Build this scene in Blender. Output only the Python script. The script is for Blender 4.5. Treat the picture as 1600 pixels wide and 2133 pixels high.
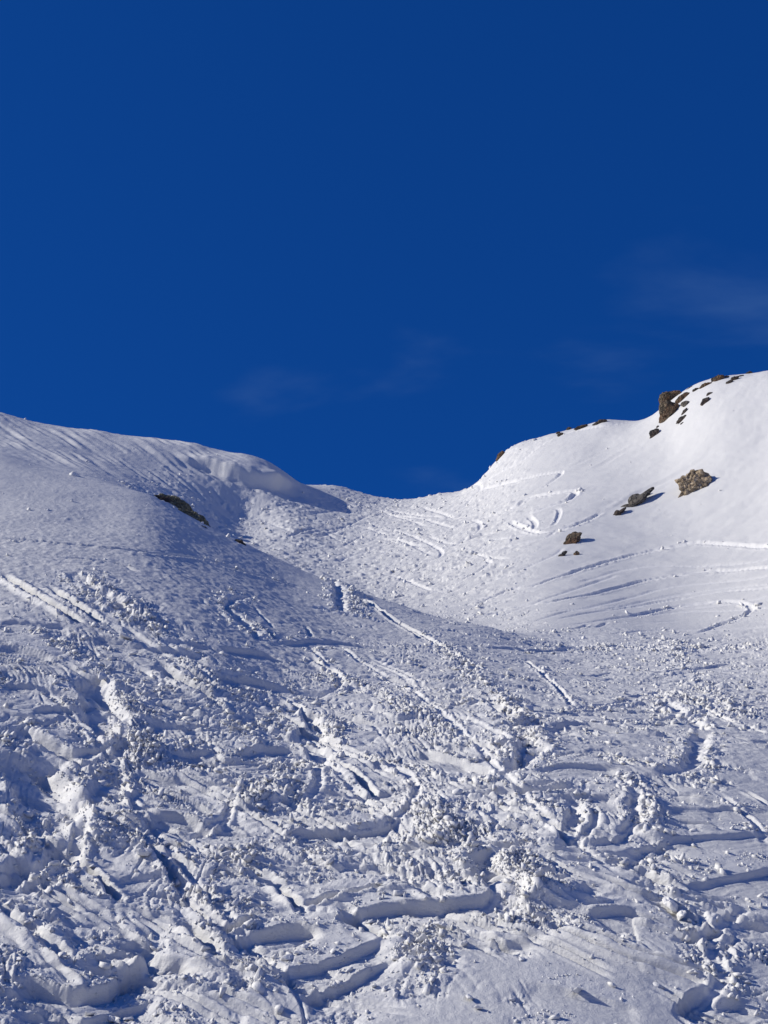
import bpy, bmesh, math, random
import numpy as np
from mathutils import Vector, Matrix, noise as mnoise

for o in list(bpy.data.objects):
    bpy.data.objects.remove(o, do_unlink=True)
SC = bpy.context.scene
COL = SC.collection
RAD = math.radians
random.seed(7)

# ------------------------------------------------------------------ camera
F_PX = 2133.0 * 38.0 / 36.0          # focal length in photograph pixels
PITCH = RAD(20.0)
EYE = 1.7
cam_data = bpy.data.cameras.new("camera")
cam_data.sensor_fit = 'VERTICAL'
cam_data.sensor_height = 36.0
cam_data.sensor_width = 27.0
cam_data.lens = 38.0
cam_data.clip_end = 20000.0
cam_data.clip_start = 0.05
cam = bpy.data.objects.new("camera", cam_data)
COL.objects.link(cam)
cam.location = (0, 0, EYE)
cam.rotation_euler = (RAD(90) + PITCH, 0, 0)
SC.camera = cam

# ------------------------------------------------------------------ sun and sky
SUN_EL = RAD(29.5)
SUN_AZ = RAD(-88.0)                   # measured from the view direction (+Y), negative = left
to_sun = Vector((math.sin(SUN_AZ) * math.cos(SUN_EL), math.cos(SUN_AZ) * math.cos(SUN_EL), math.sin(SUN_EL)))
sun_data = bpy.data.lights.new("sun", 'SUN')
sun_data.energy = 3.8
sun_data.angle = RAD(0.55)
sun_data.color = (1.0, 0.955, 0.86)
sun = bpy.data.objects.new("sun", sun_data)
COL.objects.link(sun)
sun.rotation_euler = to_sun.to_track_quat('Z', 'Y').to_euler()
sun.location = to_sun * 200

world = bpy.data.worlds.new("World")
SC.world = world
world.use_nodes = True
wn, wl = world.node_tree.nodes, world.node_tree.links
wn.clear()
w_out = wn.new('ShaderNodeOutputWorld')
w_bg = wn.new('ShaderNodeBackground')
w_bg.inputs['Strength'].default_value = 0.108
sky = wn.new('ShaderNodeTexSky')
sky.sky_type = 'NISHITA'
sky.sun_disc = False
sky.sun_elevation = SUN_EL
sky.sun_rotation = SUN_AZ
sky.altitude = 2800
sky.air_density = 1.0
sky.dust_density = 0.25
sky.ozone_density = 3.0
# the deep, even blue of thin alpine air: one colour grade over the whole sky
w_gam = wn.new('ShaderNodeGamma'); w_gam.inputs[1].default_value = 0.40
wl.new(sky.outputs[0], w_gam.inputs[0])
w_mul = wn.new('ShaderNodeMix'); w_mul.data_type = 'RGBA'; w_mul.blend_type = 'MULTIPLY'
w_mul.inputs[0].default_value = 1.0
w_mul.inputs[7].default_value = (0.036, 0.395, 1.50, 1)
wl.new(w_gam.outputs[0], w_mul.inputs[6])
# thin cirrus veil over the whole sky
w_tc = wn.new('ShaderNodeTexCoord')
w_map = wn.new('ShaderNodeMapping')
w_map.inputs['Rotation'].default_value = (RAD(0), RAD(28), RAD(15))
w_map.inputs['Location'].default_value = (-0.1386, 2.6580, -2.2040)
w_map.inputs['Scale'].default_value = (1.3, 1.3, 4.2)
wl.new(w_tc.outputs['Generated'], w_map.inputs[0])
w_n = wn.new('ShaderNodeTexNoise')
w_n.inputs['Scale'].default_value = 1.6
w_n.inputs['Detail'].default_value = 7
w_n.inputs['Roughness'].default_value = 0.5
w_n.inputs['Distortion'].default_value = 0.4
wl.new(w_map.outputs[0], w_n.inputs['Vector'])
w_ramp = wn.new('ShaderNodeMapRange')
w_ramp.interpolation_type = 'SMOOTHSTEP'
w_ramp.inputs['From Min'].default_value = 0.60
w_ramp.inputs['From Max'].default_value = 0.80
w_ramp.inputs['To Min'].default_value = 0.0
w_ramp.inputs['To Max'].default_value = 0.60
wl.new(w_n.outputs[0], w_ramp.inputs[0])
w_cl = wn.new('ShaderNodeMix'); w_cl.data_type = 'RGBA'; w_cl.blend_type = 'MIX'
w_cl.inputs[7].default_value = (0.55, 1.25, 3.0, 1)
wl.new(w_ramp.outputs[0], w_cl.inputs[0])
wl.new(w_mul.outputs[2], w_cl.inputs[6])
wl.new(w_cl.outputs[2], w_bg.inputs['Color'])
wl.new(w_bg.outputs[0], w_out.inputs[0])

SC.view_settings.view_transform = 'Standard'
SC.view_settings.look = 'None'
SC.view_settings.exposure = 0.15
SC.view_settings.gamma = 1.0
SC.view_settings.use_curve_mapping = False

SC.render.engine = 'CYCLES'
SC.cycles.max_bounces = 6
SC.cycles.diffuse_bounces = 1

# ------------------------------------------------------------------ numeric helpers
_rs = np.random.RandomState(11)
PERM = _rs.permutation(256).astype(np.int32)
PERM = np.concatenate([PERM, PERM, PERM])
GA = _rs.rand(256).astype(np.float32) * 2 * np.pi
GX, GY = np.cos(GA).astype(np.float32), np.sin(GA).astype(np.float32)
RND = [_rs.rand(256).astype(np.float32) for _ in range(6)]

def perlin(x, y, seed=0):
    x = np.asarray(x, np.float32) + np.float32(seed * 17.37)
    y = np.asarray(y, np.float32) + np.float32(seed * 9.71)
    xf, yf = np.floor(x), np.floor(y)
    xi, yi = xf.astype(np.int32) & 255, yf.astype(np.int32) & 255
    fx, fy = x - xf, y - yf
    u = fx * fx * fx * (fx * (fx * 6 - 15) + 10)
    v = fy * fy * fy * (fy * (fy * 6 - 15) + 10)
    def g(ix, iy, dx, dy):
        h = PERM[PERM[ix & 255] + (iy & 255)]
        return GX[h] * dx + GY[h] * dy
    a = g(xi, yi, fx, fy); b = g(xi + 1, yi, fx - 1, fy)
    c = g(xi, yi + 1, fx, fy - 1); d = g(xi + 1, yi + 1, fx - 1, fy - 1)
    ab = a + u * (b - a); cd = c + u * (d - c)
    return (ab + v * (cd - ab)) * 1.5

def worley_blocks(x, y, seed=0):
    """angular rubble: every cell is a tilted plate of its own height; returns (height, crack)"""
    x = np.asarray(x, np.float32) + np.float32(seed * 31.7)
    y = np.asarray(y, np.float32) + np.float32(seed * 12.3)
    xf, yf = np.floor(x), np.floor(y)
    xi, yi = xf.astype(np.int32), yf.astype(np.int32)
    f1 = np.full(x.shape, 9.0, np.float32); f2 = f1.copy()
    hh = np.zeros_like(f1)
    for ox in (-1, 0, 1):
        for oy in (-1, 0, 1):
            h = PERM[PERM[(xi + ox) & 255] + ((yi + oy) & 255)]
            dx = x - (xf + ox + RND[0][h]); dy = y - (yf + oy + RND[1][h])
            d = np.sqrt(dx * dx + dy * dy)
            near = d < f1
            f2 = np.where(near, f1, np.minimum(f2, d))
            f1 = np.where(near, d, f1)
            pl = RND[2][h] + (RND[3][h] - .5) * 1.5 * dx + (RND[4][h] - .5) * 1.5 * dy
            hh = np.where(near, pl, hh)
    crack = np.clip((f2 - f1) / 0.22, 0, 1)
    return hh * (0.25 + 0.75 * crack), crack

def sstep(a, b, x):
    t = np.clip((x - a) / (b - a), 0, 1)
    return t * t * (3 - 2 * t)

# ------------------------------------------------------------------ the lie of the land
# survey points: photograph pixel and horizontal distance in metres; the surface between them is a smooth spline
CP, SP = math.cos(PITCH), math.sin(PITCH)
def ray(px, py):
    dx, dy = (px - 800.0) / F_PX, (1066.5 - py) / F_PX
    return np.array([dx, CP - dy * SP, SP + dy * CP])
def az_t(px, py):
    d = ray(px, py)
    return math.atan2(d[0], d[1]), d[2] / math.hypot(d[0], d[1])
def to_px(P):
    """world points (n,3) -> photograph pixels"""
    P = np.asarray(P, float)
    x, y, z = P[..., 0], P[..., 1], P[..., 2] - EYE
    w = y * CP + z * SP; v = -y * SP + z * CP
    return 800 + F_PX * x / w, 1066.5 - F_PX * v / w

SURVEY = {   # column px: [(py, r) ...]; a negative r marks a point hidden behind a crest
 -260: [(2133, 14.7), (1900, 17.2), (1650, 20.8), (1400, 26.2), (1200, 34), (1050, 43.5), (890, 57), (915, -62), (945, -69), (935, -80), (895, 92), (850, 104), (815, 115), (820, -122), (850, -150), (930, -260)],
 0: [(2133, 14.6), (1900, 17), (1650, 20.3), (1400, 25.2), (1200, 32.4), (1050, 41.8), (944, 51), (967, -57), (1000, -63), (990, -76), (935, 90), (900, 101), (859, 112), (868, -118), (900, -150), (980, -260)],
 200: [(2133, 14.7), (1900, 17.1), (1650, 20.5), (1400, 25.6), (1200, 32.6), (1080, 40.5), (997, 48.4), (1025, -54), (1055, -62), (1040, -74), (990, 85), (945, 98), (896, 111), (903, -117), (935, -150), (1010, -260)],
 320: [(1120, 38.7), (1034, 46.6), (1065, -52), (1095, -60), (1080, -70), (1020, 88), (960, 100), (912, 110), (919, -116)],
 400: [(2133, 14.8), (1900, 17.2), (1650, 20.7), (1400, 26.2), (1250, 32), (1150, 39), (1078, 46.2), (1115, -52), (1135, -59), (1060, 87), (1010, 95), (965, 102), (924, 109), (932, -116), (965, -150), (1030, -260)],
 
 510: [(1200, 38.6), (1132, 45.6), (1165, -51), (1175, -60), (1120, 84), (1060, 95), (1015, 99), (982, 101.5), (946, 107), (957, -113), (985, -140)],
 560: [(963, 107), (974, -113)],
 600: [(2133, 14.9), (1900, 17.3), (1650, 20.9), (1450, 26.6), (1300, 33.2), (1220, 40), (1173, 45), (1200, -49.5), (1207, -60), (1165, 74), (1100, 87), (1062, 95), (1030, 101), (988, 108), (1000, -113), (1020, -140), (1080, -260)],
 700: [(1290, 36.8), (1213, 44.3), (1238, -48.5), (1243, -57), (1200, 69), (1130, 84), (1080, 96), (1040, 107), (1012, 117), (1020, -125)],
 830: [(2133, 15), (1900, 17.3), (1700, 20.2), (1500, 25), (1380, 31.3), (1310, 37), (1258, 43), (1280, -49), (1245, 60), (1160, 75), (1100, 89), (1062, 104), (1041, 119), (1047, -127), (1065, -160), (1110, -260)],
 920: [(1028, 113), (1036, -121)],
 1000: [(2133, 15.1), (1900, 17.3), (1700, 20.2), (1500, 25), (1400, 31.3), (1345, 36.8), (1302, 42), (1315, -46), (1283, 51.5), (1200, 61.5), (1120, 74), (1050, 89), (1000, 105), (1008, -112), (1040, -150), (1100, -260)],
 1060: [(960, 98), (936, 103), (946, -110)],
 1150: [(2133, 15.3), (1900, 17.5), (1750, 19.4), (1550, 23.6), (1420, 31.8), (1365, 38.5), (1320, 44.5), (1270, 50.5), (1180, 60), (1080, 72), (980, 87), (905, 100), (913, -107), (945, -140), (1020, -260)],
 1260: [(1000, 80), (930, 89.5), (875, 97), (884, -103), (920, -140)],
 1360: [(864, 93.5), (872, -99)],
 1400: [(2133, 15.9), (1900, 18.3), (1750, 20.4), (1550, 25.2), (1430, 33.5), (1360, 42), (1318, 47.5), (1270, 52.5), (1190, 59), (1100, 67.3), (1000, 76), (920, 83.5), (834, 91.5), (840, -97), (870, -135), (960, -260)],
 1450: [(802, 90.5), (807, -96)],
 1500: [(787, 89), (794, -95)],
 1600: [(2133, 16.6), (1900, 19.1), (1750, 21.4), (1550, 26.8), (1430, 35.5), (1360, 43), (1318, 47.5), (1270, 50.5), (1190, 56), (1100, 62.5), (1000, 69.5), (900, 76.5), (773, 86), (779, -91), (810, -130), (900, -260)],
 1860: [(2133, 17.8), (1900, 20.4), (1750, 23), (1550, 28.8), (1430, 37), (1350, 41), (1270, 46.5), (1150, 53), (1000, 61), (880, 68), (745, 78), (750, -84), (780, -130), (870, -260)],
}
ctrl = []
for cx, pts in SURVEY.items():
    for py, r in pts:
        a, t = az_t(cx, py)
        ctrl.append((a, abs(r), t))
ctrl = np.array(ctrl)
KU = 2.6
CU, CV = ctrl[:, 0] * KU, np.log(ctrl[:, 1])
def tps_k(d2):
    return 0.5 * d2 * np.log(d2 + 1e-12)
n_c = len(ctrl)
Am = np.zeros((n_c + 3, n_c + 3))
Am[:n_c, :n_c] = tps_k((CU[:, None] - CU) ** 2 + (CV[:, None] - CV) ** 2) + np.eye(n_c) * 1e-5
Pm = np.stack([np.ones(n_c), CU, CV], 1)
Am[:n_c, n_c:] = Pm; Am[n_c:, :n_c] = Pm.T
TW = np.linalg.solve(Am, np.concatenate([ctrl[:, 2], np.zeros(3)]))
def tps_eval(u, v):
    sh = u.shape
    u, v = u.ravel(), v.ravel()
    K = tps_k((u[:, None] - CU) ** 2 + (v[:, None] - CV) ** 2)
    return (K @ TW[:n_c] + TW[n_c] + TW[n_c + 1] * u + TW[n_c + 2] * v).reshape(sh)

# polar grid: fine where the camera looks, coarse all round
AZ_D = 22.6
az_fine = np.arange(-AZ_D, AZ_D + 1e-6, 0.0485)
az_side = AZ_D + np.cumsum(np.geomspace(0.12, 9.0, 44))
az_side = AZ_D + (az_side - AZ_D) / (az_side[-1] - AZ_D) * (180 - AZ_D)
AZ = np.radians(np.concatenate([-az_side[::-1], az_fine, az_side]))
r_near = np.geomspace(0.02, 12.6, 40, endpoint=False)
_l = [math.log(12.6)]
while _l[-1] < math.log(134.0):
    _l.append(_l[-1] + float(np.interp(math.exp(_l[-1]), [12, 22, 32, 48, 60, 134], [.00138, .0015, .0020, .0024, .0030, .0034])))
r_mid = np.exp(np.array(_l))
r_far = np.geomspace(r_mid[-1], 6000.0, 46)[1:]
RR = np.concatenate([r_near, r_mid, r_far])
NA, NR = len(AZ), len(RR)

def resample_matrix(src, dst):
    """Catmull-Rom interpolation from a uniform axis"""
    h = src[1] - src[0]; n = len(src)
    t = np.clip((dst - src[0]) / h, 0, n - 1.0001)
    i = np.floor(t).astype(int); f = t - i
    w = [-.5 * f + f ** 2 - .5 * f ** 3, 1 - 2.5 * f ** 2 + 1.5 * f ** 3, .5 * f + 2 * f ** 2 - 1.5 * f ** 3, -.5 * f ** 2 + .5 * f ** 3]
    M = np.zeros((len(dst), n))
    for k in range(4):
        np.add.at(M, (np.arange(len(dst)), np.clip(i + k - 1, 0, n - 1)), w[k])
    return M
LIM = RAD(25.5)
ca = np.linspace(-LIM, LIM, 150); cv = np.linspace(math.log(12.0), math.log(300.0), 260)
Tc = tps_eval(*np.meshgrid(ca * KU, cv, indexing='ij'))
T0 = resample_matrix(ca, np.clip(AZ, -LIM, LIM)) @ Tc @ resample_matrix(cv, np.clip(np.log(RR), cv[0], cv[-1])).T
# far beyond the ridges the land falls away; to the sides and behind it eases off
T0 = T0 - 0.35 * sstep(math.log(200), math.log(3000), np.log(RR))[None, :]
side = sstep(AZ_D - .6, 48, np.degrees(np.abs(AZ)))[:, None]
T0 = T0 * (1 - 0.55 * side) - 0.10 * side
Z0 = RR[None, :] * T0
znear = -EYE + 0.03 * RR[None, :] + 0 * AZ[:, None]
kb = sstep(8.0, 14.6, RR)[None, :]
Z0 = znear * (1 - kb) + Z0 * kb + EYE
X0 = RR[None, :] * np.sin(AZ)[:, None]
Y0 = RR[None, :] * np.cos(AZ)[:, None]
IA0, IA1 = len(az_side), len(az_side) + len(az_fine)
IR0, IR1 = len(r_near), len(r_near) + len(r_mid)
TT = (Z0 - EYE) / RR[None, :]
LR = np.log(RR)

def ground(px, py):
    """where the line of sight through a photograph pixel meets the undisturbed snow"""
    a, t = az_t(px, py)
    fi = np.interp(a, AZ, np.arange(NA)); i = int(min(fi, NA - 2)); f = fi - i
    col = TT[i] * (1 - f) + TT[i + 1] * f
    k = np.nonzero(col[IR0:IR1] >= t)[0]
    if len(k) == 0 or k[0] == 0:
        j = IR0 + int(np.argmax(col[IR0:IR1])) if len(k) == 0 else IR0
        r = RR[j]
    else:
        j = IR0 + k[0]
        g = (t - col[j - 1]) / max(col[j] - col[j - 1], 1e-9)
        r = RR[j - 1] + g * (RR[j] - RR[j - 1])
    tz = np.interp(r, RR, col)
    return Vector((r * math.sin(a), r * math.cos(a), EYE + r * tz))

def grid_normals(X, Y, Z):
    P = np.stack([X, Y, Z], -1).astype(np.float32)
    du = np.empty_like(P); dv = np.empty_like(P)
    du[1:-1] = P[2:] - P[:-2]; du[0] = P[1] - P[0]; du[-1] = P[-1] - P[-2]
    dv[:, 1:-1] = P[:, 2:] - P[:, :-2]; dv[:, 0] = P[:, 1] - P[:, 0]; dv[:, -1] = P[:, -1] - P[:, -2]
    n = np.cross(du, dv)
    n /= np.linalg.norm(n, axis=-1, keepdims=True) + 1e-12
    if np.median(n[..., 2]) < 0: n = -n
    return n
N0 = grid_normals(X0, Y0, Z0)
# ------------------------------------------------------------------ how broken the snow is (survey table, photograph rows and columns)
D_COLS = [0, 200, 400, 600, 800, 1000, 1200, 1400, 1600]
D_ROWS = {
 2120: [.8, .8, .8, .6, .3, .10, .02, .2, .8],
 2000: [.8, .9, .8, .9, .9, .4, .03, .25, .7],
 1900: [.8, 1, 1, .9, .6, .95, .6, .4, .2],
 1800: [.8, 1, 1, 1, 1, 1, .7, .06, .04],
 1700: [.7, .9, .8, 1, 1, .9, .8, .4, .05],
 1600: [.8, 1, .9, .9, .9, 1, .8, .7, .3],
 1500: [.7, .9, .9, .9, .8, .8, .7, .7, .6],
 1420: [.7, .9, .9, .7, .6, .6, .6, .7, .7],
 1350: [.6, .7, .5, .25, .45, .45, .6, .6, .55],
 1280: [.35, .55, .08, .06, .25, .4, .12, .08, .2],
 1200: [.12, .25, .03, .06, .5, .4, .10, .03, .03],
 1120: [.02, .05, .02, .5, .6, .45, .12, .04, .03],
 1060: [.02, .02, .5, .55, .6, .45, .15, .02, .02],
 1000: [.02, .12, .25, .15, .5, .45, .05, .02, .02],
 950: [.05, .05, .05, .05, .3, .3, .02, .02, .02],
}
dp = []
for py, row in D_ROWS.items():
    for cx, val in zip(D_COLS, row):
        g = ground(cx, py)
        dp.append((math.atan2(g.x, g.y), math.log(math.hypot(g.x, g.y)), val))
dp = np.array(dp)
ga = np.linspace(-LIM, LIM, 90); gv = np.linspace(math.log(12.0), math.log(140.0), 150)
GU, GV = np.meshgrid(ga * 3.0, gv * 1.5, indexing='ij')
d2 = (GU[..., None] - dp[:, 0] * 3.0) ** 2 + (GV[..., None] - dp[:, 1] * 1.5) ** 2
wgt = 1.0 / (d2 + 0.0008) ** 1.7
Dc = (wgt * dp[:, 2]).sum(-1) / wgt.sum(-1)

fa, fr = slice(IA0, IA1), slice(IR0, IR1)
A_F, L_F = AZ[fa], LR[fr]
X, Y = X0[fa, fr].astype(np.float32), (Y0[fa, fr]).astype(np.float32)
R2 = np.broadcast_to(RR[fr][None, :], X.shape).astype(np.float32)
YS = Y * np.float32(1.14)            # slope length rather than plan length
DEB = (resample_matrix(ga, A_F) @ Dc @ resample_matrix(gv, L_F).T).astype(np.float32)
DEB = DEB * np.where(R2 < 42, .82, 1) - .12 + 0.55 * (perlin(X / 1.5, YS / .75, 3) + 0.6 * perlin(X / 0.55, YS / 0.3, 4)) * sstep(0.05, 0.4, DEB)
DEB = np.clip(DEB, 0, 1)
H = np.zeros_like(X)
SMOOTH = np.zeros_like(X)            # 1 where a ski has planed the snow
FRS = np.zeros_like(X)               # freshly cut, cleaner snow
RUB = np.zeros_like(X)               # extra loose rubble

def lod(size, lo=2.0, hi=4.5):
    """fade relief that is finer than the mesh can carry"""
    return sstep(lo, hi, size / (R2 * 0.00092))

def polyline(pts, step=None):
    """photograph pixels -> smooth path on the snow (world x, stretched y)"""
    P = []
    for (px, py) in pts:
        g = ground(px, py); P.append((g.x, g.y * 1.14))
    P = np.array(P)
    if len(P) == 2:
        P = np.array([P[0], P[0] * .5 + P[1] * .5, P[1]])
    out = []
    Q = np.concatenate([[2 * P[0] - P[1]], P, [2 * P[-1] - P[-2]]])
    for i in range(1, len(Q) - 2):
        n = max(3, int(np.linalg.norm(Q[i + 1] - Q[i]) / (step or 0.4)))
        n = min(n, 14)
        for t in np.linspace(0, 1, n, endpoint=False):
            out.append(0.5 * ((2 * Q[i]) + (Q[i + 1] - Q[i - 1]) * t + (2 * Q[i - 1] - 5 * Q[i] + 4 * Q[i + 1] - Q[i + 2]) * t * t
                              + (-Q[i - 1] + 3 * Q[i] - 3 * Q[i + 1] + Q[i + 2]) * t ** 3))
    out.append(P[-1])
    return np.array(out)

def field(path, margin):
    """signed distance (left of travel = +), normalised position along the path, window slices"""
    xs, ys = path[:, 0], path[:, 1] / 1.14
    a = np.arctan2(xs, ys); r = np.hypot(xs, ys)
    am = margin / r.min()
    i0, i1 = np.searchsorted(A_F, [a.min() - am, a.max() + am])
    j0, j1 = np.searchsorted(L_F, [math.log(max(r.min() - margin, 1.0)), math.log(r.max() + margin)])
    if i1 - i0 < 2 or j1 - j0 < 2:
        return None
    wx, wy = X[i0:i1, j0:j1], YS[i0:i1, j0:j1]
    best = np.full(wx.shape, 1e9, np.float32); sg = np.zeros_like(wx); al = np.zeros_like(wx)
    seg = np.diff(path, axis=0); ln = np.linalg.norm(seg, axis=1); cum = np.concatenate([[0], np.cumsum(ln)])
    for k in range(len(seg)):
        if ln[k] < 1e-6: continue
        ex, ey = seg[k] / ln[k]
        px, py = wx - path[k, 0], wy - path[k, 1]
        t = np.clip(px * ex + py * ey, 0, ln[k])
        qx, qy = px - t * ex, py - t * ey
        d = qx * qx + qy * qy
        m = d < best
        best = np.where(m, d, best)
        sg = np.where(m, ex * py - ey * px, sg)
        al = np.where(m, t + cum[k], al)
    s = np.sqrt(best) * np.where(sg >= 0, 1, -1)
    return s, al, cum[-1], (slice(i0, i1), slice(j0, j1))

def trench(pts, w=0.2, d=0.15, berm=0.5, rough=0.5, rub=0.5, end=0.6, path=None, fresh=.5):
    path = polyline(pts) if path is None else path
    f = field(path, w * 3 + 0.4)
    if f is None: return
    s, al, L, win = f
    wx, wy = X[win], YS[win]
    s = s + (w * 0.20 + .05) * rough * perlin(wx / 0.6, wy / 0.6, 21) + w * .35 * max(rough - .3, 0) * perlin(wx / (w * .9) + wy * .37, wy / (w * .9), 22)
    e = sstep(0, end, al) * sstep(0, end, L - al)
    a = np.abs(s)
    rw_ = R2[win] * .0032
    bed = 1 - sstep((0.30 - .12 * min(rough, 1)) * w, np.maximum(0.58 * w, .18 * w + rw_), a)
    near = sstep(-0.2, 0.2, al) * (a < w * 3)
    bn = np.clip(0.6 + 0.9 * rough * perlin(wx / 0.35, wy / 0.35, 23), 0, 1.6)
    bm = np.exp(-((a - 0.78 * w) / (0.28 * w)) ** 2) * berm * bn * np.where(s < 0, 1.0, 0.55)
    H[win] += e * d * (-bed + bm)
    SMOOTH[win] = np.maximum(SMOOTH[win], e * bed * 0.9)
    FRS[win] = np.maximum(FRS[win], fresh * e * np.exp(-(a / (.9 * w)) ** 4))
    RUB[win] = np.maximum(RUB[win], rub * e * np.exp(-((a - 0.95 * w) / (0.6 * w)) ** 2))

def step(pts, h=0.25, up=1.3, down=1.0, rough=0.6, rub=0.8, end=0.45, path=None, flat=1.0, wallw=.075, slab=.8, lip=.14):
    """a planed ledge: a lip on the uphill side, a sheer face below it and a flat bed at its foot"""
    path = polyline(pts) if path is None else path
    f = field(path, max(up, down) + 0.3)
    if f is None: return
    s, al, L, win = f
    wx, wy = X[win], YS[win]
    s = s + rough * (0.10 * perlin(wx / 0.9, wy / 0.9, 31) + 0.03 * perlin(wx / 0.25, wy / 0.25, 32))
    e = sstep(0, end, al) * sstep(0, end, L - al) * np.clip(0.9 + 0.35 * perlin(wx / 1.3, wy / 1.3, 33), 0.3, 1.2)
    wall = sstep(-np.maximum(wallw, R2[win] * .004), wallw * .2, s)
    upper = lip * np.clip(1 - s / up, 0, 1) ** 1.5
    lower = -(1 - lip) * np.clip(1 + s / down, 0, 1) ** 1.2
    H[win] += e * h * (upper * wall + lower * (1 - wall)) * (np.abs(s) < max(up, down) + .2)
    SMOOTH[win] = np.maximum(SMOOTH[win], flat * np.minimum(e * 1.6, 1) * sstep(-0.5 * down - .1, -0.3 * down, s) * (1 - sstep(0.0, 0.07, s)))
    SMOOTH[win] = np.maximum(SMOOTH[win], slab * np.minimum(e * 1.6, 1) * sstep(0, .05, s) * (1 - sstep(.35, .6, s)))
    H[win] += e * (sstep(-down, -.1, s) * (s < .02)) * 0.02 * perlin(s / .045, al / 1.6, 35)
    RUB[win] = np.maximum(RUB[win], rub * e * (np.exp(-((s - 0.2) / 0.16) ** 2) + 0.9 * np.exp(-((s + 0.75 * down) / 0.2) ** 2)))

def bank(pts, h=0.25, w=0.5, rub=1.0, path=None):
    """a heaped bank of pushed snow"""
    path = polyline(pts) if path is None else path
    f = field(path, w * 2.2)
    if f is None: return
    s, al, L, win = f
    wx, wy = X[win], YS[win]
    s = s + 0.3 * w * perlin(wx / 0.7, wy / 0.7, 41)
    e = sstep(0, 0.6, al) * sstep(0, 0.6, L - al)
    k = np.exp(-(s / w) ** 2)
    H[win] += e * h * k * np.clip(0.8 + 0.8 * perlin(wx / 0.5, wy / 0.5, 42), 0, 1.6)
    DEB[win] = np.maximum(DEB[win], e * k * 0.95)
    RUB[win] = np.maximum(RUB[win], rub * e * k)

# --- ledges in the foreground
for p, hh in [
 ([(45, 2030), (100, 2048), (165, 2062), (225, 2050), (252, 2022), (285, 2006), (385, 1994)], .42),
 ([(20, 2095), (90, 2100), (170, 2108), (250, 2085), (330, 2065)], .25),
 ([(450, 1962), (550, 1938), (625, 1930), (680, 1945)], .34),
 ([(690, 1912), (800, 1884), (900, 1876), (1000, 1866), (1035, 1848)], .40),
 ([(610, 2077), (700, 2047), (800, 1997), (880, 1975)], .34),
 ([(560, 2035), (650, 2006), (750, 1972), (810, 1952)], .28),
 ([(155, 1997), (250, 1982), (325, 1955)], .20),
 ([(600, 1730), (700, 1727), (800, 1716), (850, 1700)], .30),
 ([(300, 1690), (380, 1702), (445, 1724), (472, 1700)], .34),
 ([(0, 1292), (90, 1297), (150, 1302)], .20), ([(0, 1342), (60, 1350), (120, 1368)], .24),
 ([(200, 1320), (315, 1345), (430, 1366)], .28),
 ([(330, 1330), (400, 1340), (445, 1355)], .18),
 ([(435, 1395), (530, 1416), (620, 1432), (690, 1440)], .28),
 ([(450, 1346), (550, 1360), (628, 1396)], .22),
 ([(300, 1500), (360, 1511), (418, 1510)], .24), ([(0, 1420), (100, 1430), (205, 1462)], .24),
 ([(480, 1572), (550, 1556), (625, 1560), (660, 1590)], .28),
 ([(60, 1545), (150, 1561), (262, 1546)], .24), ([(580, 1336), (700, 1336), (810, 1350)], .16),
 ([(330, 1560), (400, 1566), (450, 1560)], .2), ([(180, 1640), (250, 1655), (300, 1640)], .22),
 ([(800, 1405), (900, 1421), (968, 1424)], .22), ([(880, 1558), (975, 1586), (1042, 1600)], .28),
 ([(690, 1480), (790, 1500), (870, 1500)], .2), ([(640, 1640), (740, 1650), (830, 1640)], .25),
 ([(1150, 1735), (1230, 1752), (1285, 1745), (1316, 1718)], .2),
 ([(1120, 1521), (1200, 1506), (1300, 1521)], .16),
 ([(1325, 1740), (1400, 1746), (1490, 1740), (1610, 1729)], .14), ([(1375, 1686), (1500, 1682), (1610, 1686)], .09),
 ([(1410, 1841), (1500, 1830), (1550, 1820), (1610, 1804)], .17),
 ([(1390, 2107), (1430, 2076), (1468, 2058)], .34), ([(1475, 2092), (1548, 2074)], .26),
 ([(1210, 1896), (1300, 1890), (1350, 1905)], .22), ([(1080, 2040), (1250, 2080), (1345, 2106)], .10),
 ([(1500, 1925), (1560, 1920), (1610, 1925)], .2),
 ([(1010, 1345), (1100, 1352), (1200, 1348)], .12), ([(1350, 1400), (1450, 1392), (1520, 1380)], .14),
 ([(1100, 1600), (1200, 1590), (1290, 1596)], .16), ([(1130, 1655), (1220, 1650), (1290, 1660)], .16),
 ([(60, 1480), (140, 1470), (200, 1490)], .2), ([(230, 1830), (330, 1822), (420, 1840)], .16),
]:
    step(p, h=hh * .60, rub=.5, end=.3, flat=.8, slab=.55)
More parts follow.
